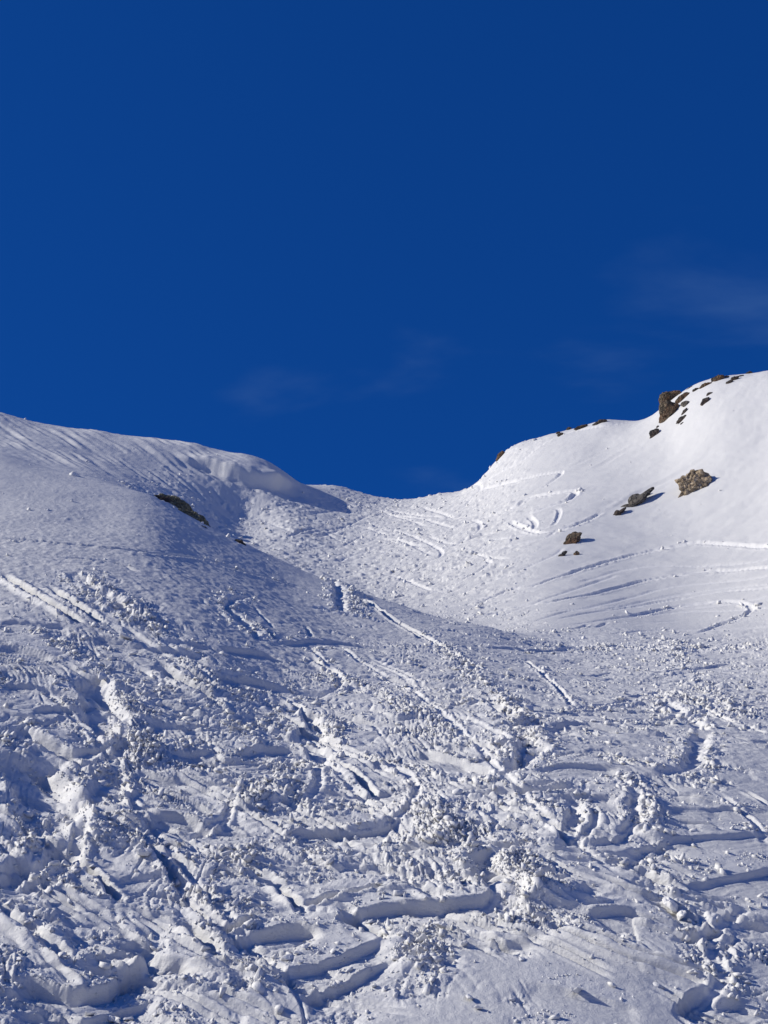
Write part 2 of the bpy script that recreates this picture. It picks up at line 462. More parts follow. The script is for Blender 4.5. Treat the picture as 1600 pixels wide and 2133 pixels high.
# --- deep hollows, side-slipped trenches
for p, w, d in [
 ([(970, 1765), (1012, 1795), (1040, 1830), (1056, 1860), (1036, 1884)], .42, .42),
 ([(60, 1560), (85, 1640), (112, 1700), (130, 1752)], .95, .55), ([(165, 1745), (100, 1787), (40, 1806), (-20, 1850)], .40, .42),
 ([(175, 1400), (212, 1470), (222, 1545)], .60, .45), ([(205, 1590), (222, 1640), (235, 1680)], .5, .36),
 ([(320, 1990), (330, 1965), (290, 1920)], .2, .2), ([(145, 1190), (225, 1245), (288, 1292)], .42, .36),
 ([(475, 1275), (474, 1256), (492, 1246), (528, 1241)], .24, .22), ([(470, 1262), (510, 1300), (548, 1338)], .34, .28),
 ([(695, 1208), (706, 1236), (722, 1272)], .34, .3), ([(640, 1262), (722, 1274)], .25, .15),
 ([(1010, 1450), (1045, 1475), (1078, 1502)], .34, .32), ([(1080, 1520), (1102, 1560), (1050, 1602)], .4, .36),
 ([(1310, 1632), (1322, 1675), (1316, 1720), (1280, 1746)], .2, .2), ([(1370, 1445), (1415, 1480), (1466, 1522)], .34, .24),
 ([(1466, 1520), (1440, 1585), (1375, 1616)], .34, .22), ([(1170, 1868), (1218, 1896)], .3, .3),
 ([(640, 1530), (655, 1560), (668, 1600)], .4, .3), ([(535, 1450), (560, 1470), (600, 1480)], .3, .25),
 ([(630, 1480), (650, 1500), (655, 1545)], .42, .32), ([(0, 1530), (40, 1520), (55, 1545)], .3, .3),
 ([(1190, 1650), (1195, 1700), (1180, 1760)], .25, .2), ([(1310, 1850), (1400, 1890), (1440, 1940)], .3, .2),
]:
    trench(p, w=w * 1.25, d=d * .48, berm=.3, rough=.9, rub=.5)
# --- sharp ski tracks
for p, w, d in [
  ([(1385, 1658), (1490, 1682)], .08, .06),
 ([(1545, 1838), (1610, 1852)], .1, .08),
 ([(615, 1886), (725, 1860), (800, 1848), (900, 1841)], .10, .16), ([(430, 1944), (490, 1928), (552, 1905)], .10, .16),
 ([(0, 1196), (75, 1243), (170, 1298)], .26, .26), ([(96, 1222), (150, 1255), (215, 1297)], .24, .22),
 ([(320, 1385), (390, 1425), (462, 1462)], .34, .28), ([(345, 1378), (410, 1412), (470, 1440)], .14, .14),
 ([(505, 1283), (545, 1308), (583, 1336)], .16, .14), ([(525, 1262), (555, 1292), (570, 1310)], .08, .06),
 ([(0, 1121), (150, 1135), (300, 1150), (425, 1165), (500, 1190), (600, 1215), (665, 1231)], .14, .09),
 ([(120, 1160), (240, 1172), (290, 1190)], .16, .1), ([(415, 1242), (432, 1262)], .06, .06), ([(445, 1268), (475, 1290)], .1, .1),
 ([(636, 1302), (650, 1330)], .06, .08), ([(640, 1365), (705, 1406)], .22, .2), ([(750, 1240), (810, 1285), (880, 1330)], .16, .12),
 ([(690, 1220), (790, 1270), (900, 1335), (1010, 1400)], .14, .10), ([(560, 1480), (640, 1520), (720, 1560)], .16, .15),
 ([(660, 1565), (740, 1610), (790, 1660)], .14, .14), ([(560, 1830), (610, 1870), (640, 1905)], .14, .14),
 ([(300, 1760), (340, 1800), (390, 1850)], .16, .14), ([(370, 1905), (420, 1955), (470, 2000)], .2, .18),
 ([(1250, 1560), (1330, 1600)], .1, .1), ([(1090, 1370), (1150, 1420), (1190, 1470)], .12, .08),
 ([(1400, 1440), (1500, 1490), (1600, 1530)], .14, .1), ([(1130, 1700), (1200, 1760)], .12, .12),
]:
    trench(p, w=w * 1.2, d=d * 1.2, berm=.6, rough=.18, rub=.15)
for p in ([(1120, 1912), (1240, 1970), (1350, 2015), (1495, 2058)], [(1195, 1925), (1300, 1970), (1400, 2007), (1520, 2037)], [(1255, 1788), (1350, 1825), (1445, 1863)], [(1235, 1818), (1300, 1850), (1370, 1872)],
          [(1385, 1648), (1450, 1664), (1515, 1677)], [(1400, 1705), (1460, 1718), (1520, 1728)], [(1540, 1640), (1610, 1680)], [(1365, 1795), (1468, 1837)]):
    trench(p, w=.15, d=.15, berm=.9, rough=.15, rub=.04, fresh=1.0)
# --- long linked turns
for p, w, d in [
 ([(640, 1340), (700, 1405), (690, 1440), (560, 1425)], .25, .16), ([(300, 1700), (400, 1732), (470, 1700), (485, 1655)], .25, .18),
 ([(0, 1872), (90, 1832), (160, 1764), (150, 1660), (70, 1580)], .35, .24),
 ([(880, 1480), (980, 1500), (1080, 1560), (1040, 1610), (900, 1600)], .25, .18), ([(560, 1560), (660, 1600), (640, 1660), (520, 1680)], .25, .18), ([(760, 1560), (860, 1620), (840, 1700), (700, 1730), (600, 1735)], .25, .18),
 ([(1150, 1640), (1240, 1690), (1200, 1750), (1100, 1760)], .22, .16), ([(180, 1420), (260, 1500), (230, 1580), (120, 1600)], .3, .2),
 ([(1480, 1640), (1560, 1700), (1600, 1760)], .2, .12), ([(1560, 1880), (1480, 1960), (1510, 2040), (1440, 2100)], .25, .16), ([(330, 1330), (420, 1400), (500, 1500), (640, 1560), (760, 1660), (880, 1760)], .2, .14),
 ([(80, 1420), (200, 1540), (300, 1700), (420, 1850), (560, 2000), (640, 2090)], .2, .14), ([(700, 1340), (860, 1440), (1000, 1560), (1140, 1700), (1300, 1830)], .2, .13),
]:
    trench(p, w=w * .75, d=d * .38, berm=.6, rough=.5, rub=.35, fresh=.6)
# --- heaped banks
for p, h_, w_ in [
 ([(1000, 1740), (1060, 1800), (1110, 1860), (1130, 1900)], .2, .7), ([(860, 1660), (920, 1720), (980, 1760)], .18, .6),
 ([(450, 1700), (540, 1660), (640, 1640)], .2, .6), ([(500, 1740), (480, 1800), (520, 1850)], .15, .6),
 ([(980, 1960), (880, 1990), (800, 2030)], .25, .5), ([(1350, 1650), (1336, 1700), (1330, 1740)], .06, .25),
 ([(230, 1440), (260, 1500), (240, 1560)], .2, .6), ([(170, 1640), (190, 1720), (230, 1780)], .22, .7),
 ([(210, 1230), (260, 1270), (330, 1310)], .16, .6), ([(340, 1520), (280, 1560), (270, 1610)], .2, .6),
 ([(1380, 1440), (1440, 1460), (1540, 1490)], .12, .6), ([(720, 1220), (745, 1250), (770, 1280)], .1, .4),
 ([(1080, 1480), (1100, 1530), (1090, 1580)], .14, .4), ([(650, 1400), (700, 1420), (760, 1450)], .12, .5),
 ([(1360, 1870), (1420, 1890), (1440, 1930)], .2, .6), ([(0, 1680), (40, 1700), (60, 1740)], .2, .8),
]:
    bank(p, h_ * .5, w_)
for p, w_ in [([(150, 1190), (330, 1310), (440, 1450), (560, 1600)], .45), ([(420, 1380), (520, 1450), (640, 1500), (720, 1560)], .4), ([(840, 1650), (1000, 1760), (1130, 1900), (1200, 1960)], .6),
              ([(180, 1560), (240, 1650), (330, 1790), (400, 1900), (480, 2000), (560, 2090)], .5), ([(900, 1330), (1010, 1420), (1080, 1490), (1160, 1560)], .5),
              ([(1300, 1600), (1350, 1700), (1340, 1780), (1430, 1900), (1500, 2030), (1560, 2100)], .4), ([(560, 1600), (700, 1680), (860, 1700)], .4), ([(0, 1880), (80, 1940), (60, 2020)], .4),
              ([(1400, 1330), (1450, 1420), (1560, 1500)], .6), ([(60, 1300), (200, 1390), (330, 1480)], .35), ([(700, 1400), (830, 1460), (960, 1530)], .35), ([(1100, 1340), (1300, 1350), (1600, 1340)], .8)]:
    bank(p, .05, w_, rub=.5)
# --- tracks on the hillside and in the couloir
for p, w, d, rb in [
 ([(1000, 1021), (1075, 1002), (1150, 986), (1170, 985), (1150, 1002), (1122, 1021)], .45, .22, .3),
 ([(1000, 1081), (1075, 1055), (1094, 1040), (1150, 1029), (1197, 1024), (1185, 1040), (1124, 1062), (1075, 1081)], .6, .28, .9),
 ([(1060, 1086), (1090, 1100), (1130, 1110), (1180, 1100), (1220, 1085), (1258, 1066)], .5, .24, .7),
 ([(1150, 1098), (1200, 1091), (1244, 1080)], .35, .18, .3), ([(1140, 1062), (1163, 1060), (1163, 1076), (1150, 1096)], .35, .18, .4),
 ([(1100, 1075), (1115, 1090), (1110, 1104)], .4, .2, .5),
 ([(990, 1258), (1056, 1231), (1112, 1220), (1187, 1194), (1262, 1171), (1337, 1152), (1394, 1141), (1450, 1131), (1525, 1135), (1620, 1140)], .42, .22, .6),
 ([(990, 1286), (1075, 1265), (1150, 1254), (1225, 1239), (1281, 1226), (1337, 1211), (1412, 1199), (1487, 1190), (1620, 1180)], .38, .2, .35),
 ([(1150, 1291), (1262, 1272), (1375, 1254), (1487, 1235), (1620, 1222)], .22, .12, .1), ([(1244, 1272), (1375, 1246), (1487, 1229), (1620, 1214)], .18, .1, .1),
 ([(1300, 1284), (1412, 1264), (1506, 1254), (1552, 1258), (1565, 1268), (1552, 1282), (1506, 1299), (1446, 1319)], .32, .15, .9),
 ([(1000, 1010), (1049, 980), (1082, 963), (1127, 927), (1187, 901), (1262, 886), (1330, 872)], .4, .2, .6),
 ([(1000, 1128), (1075, 1118), (1150, 1095), (1180, 1088)], .3, .15, .4), ([(960, 1160), (1050, 1140), (1130, 1122), (1165, 1100)], .3, .15, .3),
 ([(1000, 1218), (1080, 1190), (1150, 1158), (1175, 1140)], .25, .12, .1), ([(1020, 1245), (1080, 1222), (1100, 1216)], .25, .14, .2),
 ([(1180, 1310), (1215, 1306), (1226, 1298)], .25, .2, .2), ([(1240, 1308), (1270, 1295)], .2, .2, .1),
 ([(1280, 1320), (1400, 1312), (1620, 1300)], .2, .1, .2), ([(1020, 1300), (1200, 1268), (1400, 1222), (1620, 1196)], .18, .1, 0), ([(1100, 1297), (1300, 1262), (1620, 1236)], .18, .1, 0), ([(1180, 1302), (1400, 1277), (1620, 1264)], .16, .1, 0), ([(1200, 1215), (1350, 1180), (1620, 1160)], .16, .09, 0), ([(1040, 1284), (1160, 1240), (1290, 1196)], .2, .1, 0), ([(1330, 1296), (1430, 1292)], .15, .08, .1),
 ([(900, 1085), (960, 1060), (990, 1030), (1030, 1000)], .35, .2, .4), ([(940, 1010), (980, 1005), (1000, 1020), (950, 1050)], .35, .18, .4),
 ([(850, 1120), (920, 1110), (980, 1085), (1000, 1100), (940, 1140)], .35, .2, .5), ([(760, 1100), (840, 1110), (920, 1150), (860, 1180)], .3, .2, .5),
 ([(880, 1240), (950, 1215), (1020, 1170), (960, 1180), (880, 1190)], .3, .18, .4), ([(740, 1190), (820, 1200), (900, 1230)], .28, .15, .3),
 ([(620, 1120), (680, 1140), (740, 1150)], .3, .15, .3), ([(560, 1090), (620, 1110), (680, 1105)], .3, .2, .5),
 ([(700, 1170), (760, 1150), (850, 1150), (930, 1125)], .28, .15, .3), ([(800, 1070), (860, 1075), (930, 1050)], .4, .2, .4),
]:
    trench(p, w=w * .75, d=d * .5, berm=.9, rough=.2 + .3 * rb, rub=rb * .35, end=1.0, fresh=1.0)
# soft slough lines and drift creases on the hillside
for p, w, d in [([(1525, 920), (1352, 1018), (1262, 1070)], .8, .06), ([(1375, 900), (1300, 940), (1225, 984)], .8, .04), ([(1340, 905), (1250, 945), (1170, 985)], .6, .03)]:
    trench(p, w=w, d=d, berm=.9, rough=.3, rub=0, end=3.0, fresh=0)
# random lesser side-slips that fill the broken ground
rr = random.Random(5)
for k in range(110):
    px = rr.uniform(-60, 1660); lo = np.interp(px, [0, 500, 900, 1150, 1600], [1310, 1360, 1390, 1400, 1400])
    py = rr.uniform(lo, 2150)
    sc = (py - 900) / 1200.0
    ln = rr.uniform(60, 170) * (0.45 + sc); sl = rr.gauss(np.interp(px, [0, 700, 1100], [.42, .3, .05]), 0.2); cv_ = rr.gauss(0, 14) * sc
    pts = [(px - ln / 2, py - sl * ln / 2), (px, py + cv_), (px + ln / 2, py + sl * ln / 2)]
    g = ground(px, py)
    i_, j_ = np.searchsorted(A_F, math.atan2(g.x, g.y)), np.searchsorted(L_F, math.log(math.hypot(g.x, g.y)))
    if not (0 <= i_ < len(A_F) and 0 <= j_ < len(L_F)) or DEB[i_, j_] < 0.42: continue
    if rr.random() < .5:
        step(pts, h=rr.uniform(.05, .13), up=rr.uniform(.5, 1.1), down=rr.uniform(.3, .6), rub=.4, end=.4, flat=.9, slab=.5)
    else:
        trench(pts, w=rr.uniform(.1, .3), d=rr.uniform(.08, .2), rough=.6, rub=.4)

# long paired ski tracks that overlap across the broken ground and the gully
def ski_pair(px, py, ln, sl, bow, w, d, gap, rub=.1):
    for o_ in (0, gap):
        trench([(px - ln / 2, py - sl * ln / 2 + o_), (px - ln / 6, py - sl * ln / 6 + bow * .8 + o_), (px + ln / 6, py + sl * ln / 6 + bow + o_), (px + ln / 2, py + sl * ln / 2 + bow * .3 + o_)],
               w=w, d=d, berm=.6, rough=.25, rub=rub, end=.5)
for k in range(75):
    px = rr.uniform(0, 1600); lo = np.interp(px, [0, 500, 900, 1150, 1600], [1230, 1290, 1370, 1390, 1370]); py = rr.uniform(lo, 2130)
    g = ground(px, py); i_, j_ = np.searchsorted(A_F, math.atan2(g.x, g.y)), np.searchsorted(L_F, math.log(math.hypot(g.x, g.y)))
    if DEB[min(i_, len(A_F) - 1), min(j_, len(L_F) - 1)] < .2: continue
    sc = (py - 900) / 1200.0
    ski_pair(px, py, rr.uniform(120, 330) * (.4 + sc), rr.gauss(np.interp(px, [0, 700, 1200, 1600], [.5, .35, .15, .1]), .16), rr.gauss(0, 22) * sc,
             rr.uniform(.09, .14), rr.uniform(.04, .085), rr.uniform(9, 16) * (.3 + sc))
for k in range(40):
    px = rr.uniform(560, 1040); lo, hi = np.interp(px, [560, 830, 1000, 1300], [1075, 1060, 1060, 1180]), np.interp(px, [560, 700, 830, 1000, 1300], [1140, 1190, 1235, 1280, 1300])
    py = rr.uniform(lo, hi)
    ln = rr.uniform(60, 190)
    x0 = min(px - ln / 2, px + ln / 2); cr = np.interp(x0, [430, 510, 600, 700, 830, 1000, 1150], [1085, 1122, 1163, 1203, 1248, 1292, 1340])
    if py + .3 * ln > cr: continue
    sl = rr.choice([-.25, .15, .3]) + rr.gauss(0, .1)
    trench([(px - ln / 2, py - sl * ln / 2), (px, py + rr.gauss(0, 6)), (px + ln / 2, py + sl * ln / 2)], w=rr.uniform(.2, .34), d=rr.uniform(.07, .15), berm=.8, rough=.5, rub=.12, end=3.0)
# --- combed streaks left by edges and sliding snow
wind = RAD(-34) + RAD(26) * sstep(-2, 8, X) + .35 * perlin(X / 4, YS / 4, 90)
sx_, sy_ = np.cos(wind), np.sin(wind)
along, across = X * sx_ + YS * sy_, -X * sy_ + YS * sx_
wind2 = RAD(14) + .5 * perlin(X / 5, YS / 5, 97)
along2, across2 = X * np.cos(wind2) + YS * np.sin(wind2), -X * np.sin(wind2) + YS * np.cos(wind2)
SCRAPE = np.clip(DEB * 1.6, 0, 1) * np.clip(1.2 - sstep(.5, .9, DEB), 0, 1)
H += SCRAPE * .010 * perlin(across / .085, along / 1.1, 91) * lod(.085, 1.4, 3) + SCRAPE * .012 * perlin(across / .24, along / 2.2, 92) * lod(.24, 1.4, 3)
# --- wind lip under the skyline of the ridge
step([(350, 948), (430, 966), (500, 986), (560, 1000), (612, 1004)], h=1.5, up=4.5, down=4.2, rub=0, end=4.5, flat=.8, wallw=1.0, rough=.35, lip=.5)
# --- broken snow relief
DEBm = np.clip(DEB, 0, 1) * (1 - 0.93 * SMOOTH)
RUBm = np.clip(RUB, 0, 1)
patch = .15 + .85 * sstep(-.22, .22, perlin(X / 1.2, YS / .6, 83) + .4 * perlin(X / .5, YS / .3, 84))
amt = np.clip(.62 * sstep(.50, 1.0, DEBm) + .42 * patch * sstep(.08, .45, DEBm) + 0.35 * RUBm * (1 - SMOOTH), 0, 1.1)
H += (0.01 + 0.02 * np.clip(DEB, 0, 1)) * (perlin(X / 1.6, YS / .8, 51) + .6 * perlin(X / .8, YS / .35, 52)) * sstep(.02, .3, DEB)
wx_, wy_ = perlin(X / .5, YS / .5, 53) * .18, perlin(X / .5, YS / .5, 54) * .18
b, c = worley_blocks((X + wx_) / 1.7 + .25 * YS, (YS + wy_) / 0.75, 6); H += np.clip(DEB * 1.3, 0, 1) * 0.10 * (b - .45)
b, c = worley_blocks((along + wx_) / 0.62, (across + wy_) / 0.27, 1); H += amt * 0.060 * (b - .45) * lod(.34)
b, c = worley_blocks((along + wx_) / 0.26, (across + wy_) / 0.13, 2); H += amt * 0.052 * (b - .45) * lod(.15)
rut = np.clip(DEB * 1.5, 0, 1) * (1 - .8 * SMOOTH)
H -= rut * .050 * np.clip(1 - np.abs(perlin(across / .42 + .5 * perlin(X / 1.5, YS / 1.5, 93), along / 3.0, 94)) / .16, 0, 1) * lod(.2)
H -= rut * .040 * np.clip(1 - np.abs(perlin(across2 / .36 + .5 * perlin(X / 1.2, YS / 1.2, 95), along2 / 2.6, 96)) / .15, 0, 1) * lod(.2)
b, c = worley_blocks((X + wx_ * .6) / 0.09, (YS + wy_ * .6) / 0.075, 3); H += (amt + .12 * SCRAPE) * 0.028 * (b - .45) * lod(.08)
H += amt * 0.018 * perlin(X / .055, YS / .05, 55) * lod(.055)
far = np.clip(DEB * 1.5, 0, 1) * (1 - .6 * SMOOTH)
H += far * 0.10 * (perlin(X / 2.6, YS / 1.2, 56)) * sstep(40, 70, R2)
b, c = worley_blocks(X / 2.4 + wx_, YS / 0.55 + .25 * X, 4); H += far * 0.15 * (b - .45) * sstep(45, 65, R2)
b, c = worley_blocks(X / 1.0 + wx_, YS / 0.30 - .3 * X, 5); H += far * 0.17 * (b - .45) * sstep(45, 65, R2) + far * .08 * perlin(X / .6, YS / .22, 57) * sstep(45, 65, R2)
# --- wind-packed snow: ripples and pits
calm = np.clip(1 - DEB * 1.2, 0, 1) * (1 - .8 * SMOOTH)
rip = perlin(X / .34 + .5 * perlin(X / .9, YS / .9, 60), YS / .15, 61)
H += calm * 0.040 * np.clip(rip, -.4, 1) * lod(.13) * (0.12 + 0.88 * sstep(20, 31, R2))
H += calm * (.004 + 0.010 * sstep(20, 30, R2)) * perlin(X / .13, YS / .07, 62) * lod(.07, 1.2, 2.5)
H += calm * 0.05 * perlin(X / 2.6, YS / 1.6, 63)
H += calm * 0.022 * perlin(X / 1.5, YS / .9, 64) * sstep(45, 60, R2) + calm * .022 * perlin(X / .6 + .6 * perlin(X / 2, YS / 2, 66), YS / .25, 65) * sstep(45, 60, R2)
# --- fluted face of the ridge at the back
g1, g2 = ground(230, 915), ground(330, 985)
fd = np.array([g2.x - g1.x, g2.y - g1.y]); fd /= np.linalg.norm(fd)
q = X * -fd[1] + Y * fd[0]; pf = X * fd[0] + Y * fd[1]
pxA = 800 + F_PX * np.tan(A_F)[:, None] * .94
face = sstep(84, 92, R2) * (1 - sstep(430, 560, pxA)) * (1 - sstep(111, 115, R2))
fl = perlin(q / .8 + .45 * perlin(q / 3, pf / 5, 70), pf / 16.0, 71) + .6 * perlin(q / .42, pf / 9.0, 72)
H += face * 0.16 * fl * np.clip(.5 + .9 * perlin(X / 4, Y / 4, 74), .1, 1.3) + face * .015 * perlin(X / .6, Y / .6, 73)

FRESH = np.clip(1.3 * RUBm + .75 * DEBm + FRS, 0, 1)   # broken snow is cleaner and whiter than the wind crust
# ------------------------------------------------------------------ materials
def new_mat(name):
    m = bpy.data.materials.new(name); m.use_nodes = True
    nt = m.node_tree; nt.nodes.clear()
    o = nt.nodes.new('ShaderNodeOutputMaterial'); b = nt.nodes.new('ShaderNodeBsdfPrincipled')
    nt.links.new(b.outputs[0], o.inputs[0])
    return m, nt, b

def noise_node(nt, vec, scale, detail=3, rough=.55):
    n = nt.nodes.new('ShaderNodeTexNoise')
    n.inputs['Scale'].default_value = scale; n.inputs['Detail'].default_value = detail; n.inputs['Roughness'].default_value = rough
    nt.links.new(vec, n.inputs['Vector'])
    return n.outputs[0]

def make_snow(name, bump=1.0, crust=True):
    m, nt, b = new_mat(name)
    L = nt.links
    geo = nt.nodes.new('ShaderNodeNewGeometry')
    pos = geo.outputs['Position']
    ramp = nt.nodes.new('ShaderNodeMix'); ramp.data_type = 'RGBA'
    ramp.inputs[6].default_value = (0.70, 0.695, 0.685, 1); ramp.inputs[7].default_value = (0.745, 0.74, 0.725, 1)
    L.new(noise_node(nt, pos, .9, 4), ramp.inputs[0])
    fresh = nt.nodes.new('ShaderNodeMix'); fresh.data_type = 'RGBA'
    fresh.inputs[7].default_value = (0.82, 0.812, 0.795, 1)
    L.new(ramp.outputs[2], fresh.inputs[6])
    if crust:
        at = nt.nodes.new('ShaderNodeAttribute'); at.attribute_name = 'fresh'; L.new(at.outputs['Fac'], fresh.inputs[0])
    else:
        fresh.inputs[0].default_value = .9
    L.new(fresh.outputs[2], b.inputs['Base Color'])
    b.inputs['Roughness'].default_value = 0.62
    b.inputs['IOR'].default_value = 1.31
    b.inputs['Specular IOR Level'].default_value = 0.45
    mp = nt.nodes.new('ShaderNodeMapping'); mp.inputs['Scale'].default_value = (1.0, 1.0, 1.6)
    L.new(pos, mp.inputs[0])
    b1 = nt.nodes.new('ShaderNodeBump'); b1.inputs['Distance'].default_value = 0.028 * bump; b1.inputs['Strength'].default_value = .85
    L.new(noise_node(nt, mp.outputs[0], 9, 6, .68), b1.inputs['Height'])
    b2 = nt.nodes.new('ShaderNodeBump'); b2.inputs['Distance'].default_value = 0.007 * bump; b2.inputs['Strength'].default_value = .7
    L.new(noise_node(nt, pos, 55, 3, .6), b2.inputs['Height'])
    L.new(b1.outputs[0], b2.inputs['Normal'])
    L.new(b2.outputs[0], b.inputs['Normal'])
    return m
M_SNOW = make_snow("snow")
M_CHUNK = make_snow("clod_snow", .6, False)

def make_rock(name, c_dark, c_mid, c_light, rust=(.12, .055, .025), rust_amt=.35, scale=1.0):
    m, nt, b = new_mat(name)
    L = nt.links
    tc = nt.nodes.new('ShaderNodeTexCoord'); pos = tc.outputs['Object']
    def mixn(a, bcol, fac):
        x = nt.nodes.new('ShaderNodeMix'); x.data_type = 'RGBA'
        for sock, v in ((6, a), (7, bcol)):
            if isinstance(v, tuple): x.inputs[sock].default_value = v + (1,)
            else: L.new(v, x.inputs[sock])
        L.new(fac, x.inputs[0]); return x.outputs[2]
    def rng(src, a, bb):
        r = nt.nodes.new('ShaderNodeMapRange'); r.inputs['From Min'].default_value = a; r.inputs['From Max'].default_value = bb
        L.new(src, r.inputs[0]); return r.outputs[0]
    n1 = noise_node(nt, pos, 1.6 * scale, 6, .65); n2 = noise_node(nt, pos, 4.2 * scale, 5, .7); n3 = noise_node(nt, pos, .9 * scale, 4, .6)
    n4 = noise_node(nt, pos, 13 * scale, 4, .7)
    c = mixn(c_dark, c_mid, rng(n1, .40, .60)); c = mixn(c, c_light, rng(n2, .52, .66))
    rr_ = nt.nodes.new('ShaderNodeMath'); rr_.operation = 'MULTIPLY'; rr_.inputs[1].default_value = rust_amt
    L.new(rng(n3, .48, .62), rr_.inputs[0])
    c = mixn(c, rust, rr_.outputs[0])
    c = mixn(c, (.02, .02, .018), rng(n4, .68, .80))
    L.new(c, b.inputs['Base Color'])
    b.inputs['Roughness'].default_value = .9; b.inputs['Specular IOR Level'].default_value = .25
    vo = nt.nodes.new('ShaderNodeTexVoronoi'); vo.feature = 'DISTANCE_TO_EDGE'; vo.inputs['Scale'].default_value = 3.2 * scale
    L.new(pos, vo.inputs['Vector'])
    b1 = nt.nodes.new('ShaderNodeBump'); b1.inputs['Distance'].default_value = .10 / scale; b1.inputs['Strength'].default_value = .7
    L.new(rng(vo.outputs[0], 0, .12), b1.inputs['Height'])
    b2 = nt.nodes.new('ShaderNodeBump'); b2.inputs['Distance'].default_value = .06 / scale; b2.inputs['Strength'].default_value = .8
    L.new(n2, b2.inputs['Height']); L.new(b1.outputs[0], b2.inputs['Normal']); L.new(b2.outputs[0], b.inputs['Normal'])
    return m
M_DARK = make_rock("dark_schist", (.03, .03, .03), (.08, .075, .068), (.16, .145, .125), rust_amt=.3)
M_TAN = make_rock("tan_gneiss", (.19, .145, .10), (.50, .395, .265), (.70, .59, .44), rust_amt=.3)
M_BROWN = make_rock("brown_schist", (.055, .045, .033), (.17, .13, .088), (.32, .255, .175), rust=(.13, .05, .02), rust_amt=.55)
M_GREEN = make_rock("mossy_schist", (.08, .076, .054), (.26, .24, .16), (.48, .45, .31), rust=(.07, .065, .03), rust_amt=.4, scale=2.2)
M_GREY = make_rock("grey_gneiss", (.06, .056, .05), (.17, .155, .13), (.30, .28, .24), rust_amt=.15)

def tag(o, label=None, cat=None, group=None, kind=None):
    for k, v in (("label", label), ("category", cat), ("group", group), ("kind", kind)):
        if v: o[k] = v
    return o

def link_mesh(name, me, parent=None, mat=None):
    o = bpy.data.objects.new(name, me); COL.objects.link(o)
    if mat and not me.materials: me.materials.append(mat)
    if parent: o.parent = parent
    return o

# ------------------------------------------------------------------ terrain meshes
edge = (sstep(-RAD(AZ_D), -RAD(AZ_D - .8), A_F) * (1 - sstep(RAD(AZ_D - .8), RAD(AZ_D), A_F)))[:, None] \
     * (sstep(L_F[0], L_F[0] + .04, L_F) * (1 - sstep(L_F[-1] - .06, L_F[-1], L_F)))[None, :]
FR = np.zeros((NA, NR), np.float32); FR[fa, fr] = FRESH
HF = np.zeros((NA, NR), np.float32); HF[fa, fr] = H * edge
PX_, PY_, PZ_ = X0 + N0[..., 0] * HF, Y0 + N0[..., 1] * HF, Z0 + N0[..., 2] * HF
PTS = np.stack([PX_, PY_, PZ_], -1).astype(np.float32)

az_of = lambda px: az_t(px, 1150)[0]
brow = np.interp(AZ, [az_of(p) for p in (0, 400, 600, 700, 830, 1000, 1150, 1300, 1400, 1600)], [54, 54, 50, 48.5, 45.5, 43, 45, 48.5, 50, 51])
ridge_r = np.interp(AZ, [az_of(p) for p in (0, 200, 400, 520, 640, 700)], [88, 91, 93, 94, 104, 118])
ca_, cr_ = AZ[:-1, None], RR[None, :-1]
REG = np.full((NA - 1, NR - 1), 1, np.int8)                                  # couloir
REG[(ca_ > az_of(1010)) & np.ones_like(cr_, bool)] = 2                       # hillside
REG[(ca_ < az_of(690)) & (cr_ > ridge_r[:-1, None])] = 3                     # ridge
REG[cr_ < brow[:-1, None]] = 0                                               # foreground slope
for rid, nm in enumerate(("foreground_slope", "couloir", "hillside", "ridge")):
    ii, jj = np.nonzero(REG == rid)
    a = ii * NR + jj
    quads = np.stack([a, a + NR, a + NR + 1, a + 1], 1)
    used, inv = np.unique(quads, return_inverse=True)
    me = bpy.data.meshes.new(nm)
    nf = len(quads)
    me.vertices.add(len(used)); me.vertices.foreach_set('co', PTS.reshape(-1, 3)[used].ravel())
    me.loops.add(nf * 4); me.loops.foreach_set('vertex_index', inv.astype(np.int32).ravel())
    me.polygons.add(nf); me.polygons.foreach_set('loop_start', np.arange(0, nf * 4, 4, dtype=np.int32))
    me.update(calc_edges=True)
    fa_ = me.attributes.new('fresh', 'FLOAT', 'POINT'); fa_.data.foreach_set('value', FR.reshape(-1)[used])
    tag(link_mesh(nm, me, None, M_SNOW), kind="structure")

# ------------------------------------------------------------------ rocks
def ico(sub):
    bm = bmesh.new(); bmesh.ops.create_icosphere(bm, subdivisions=sub, radius=1.0)
    v = np.array([p.co[:] for p in bm.verts]); f = [[x.index for x in q.verts] for q in bm.faces]
    bm.free(); return v, f
ICO = {3: ico(3), 4: ico(4), 5: ico(5)}
FWD = Vector((0, CP, SP)); UPV = Vector((0, -SP, CP)); RGT = Vector((1, 0, 0))

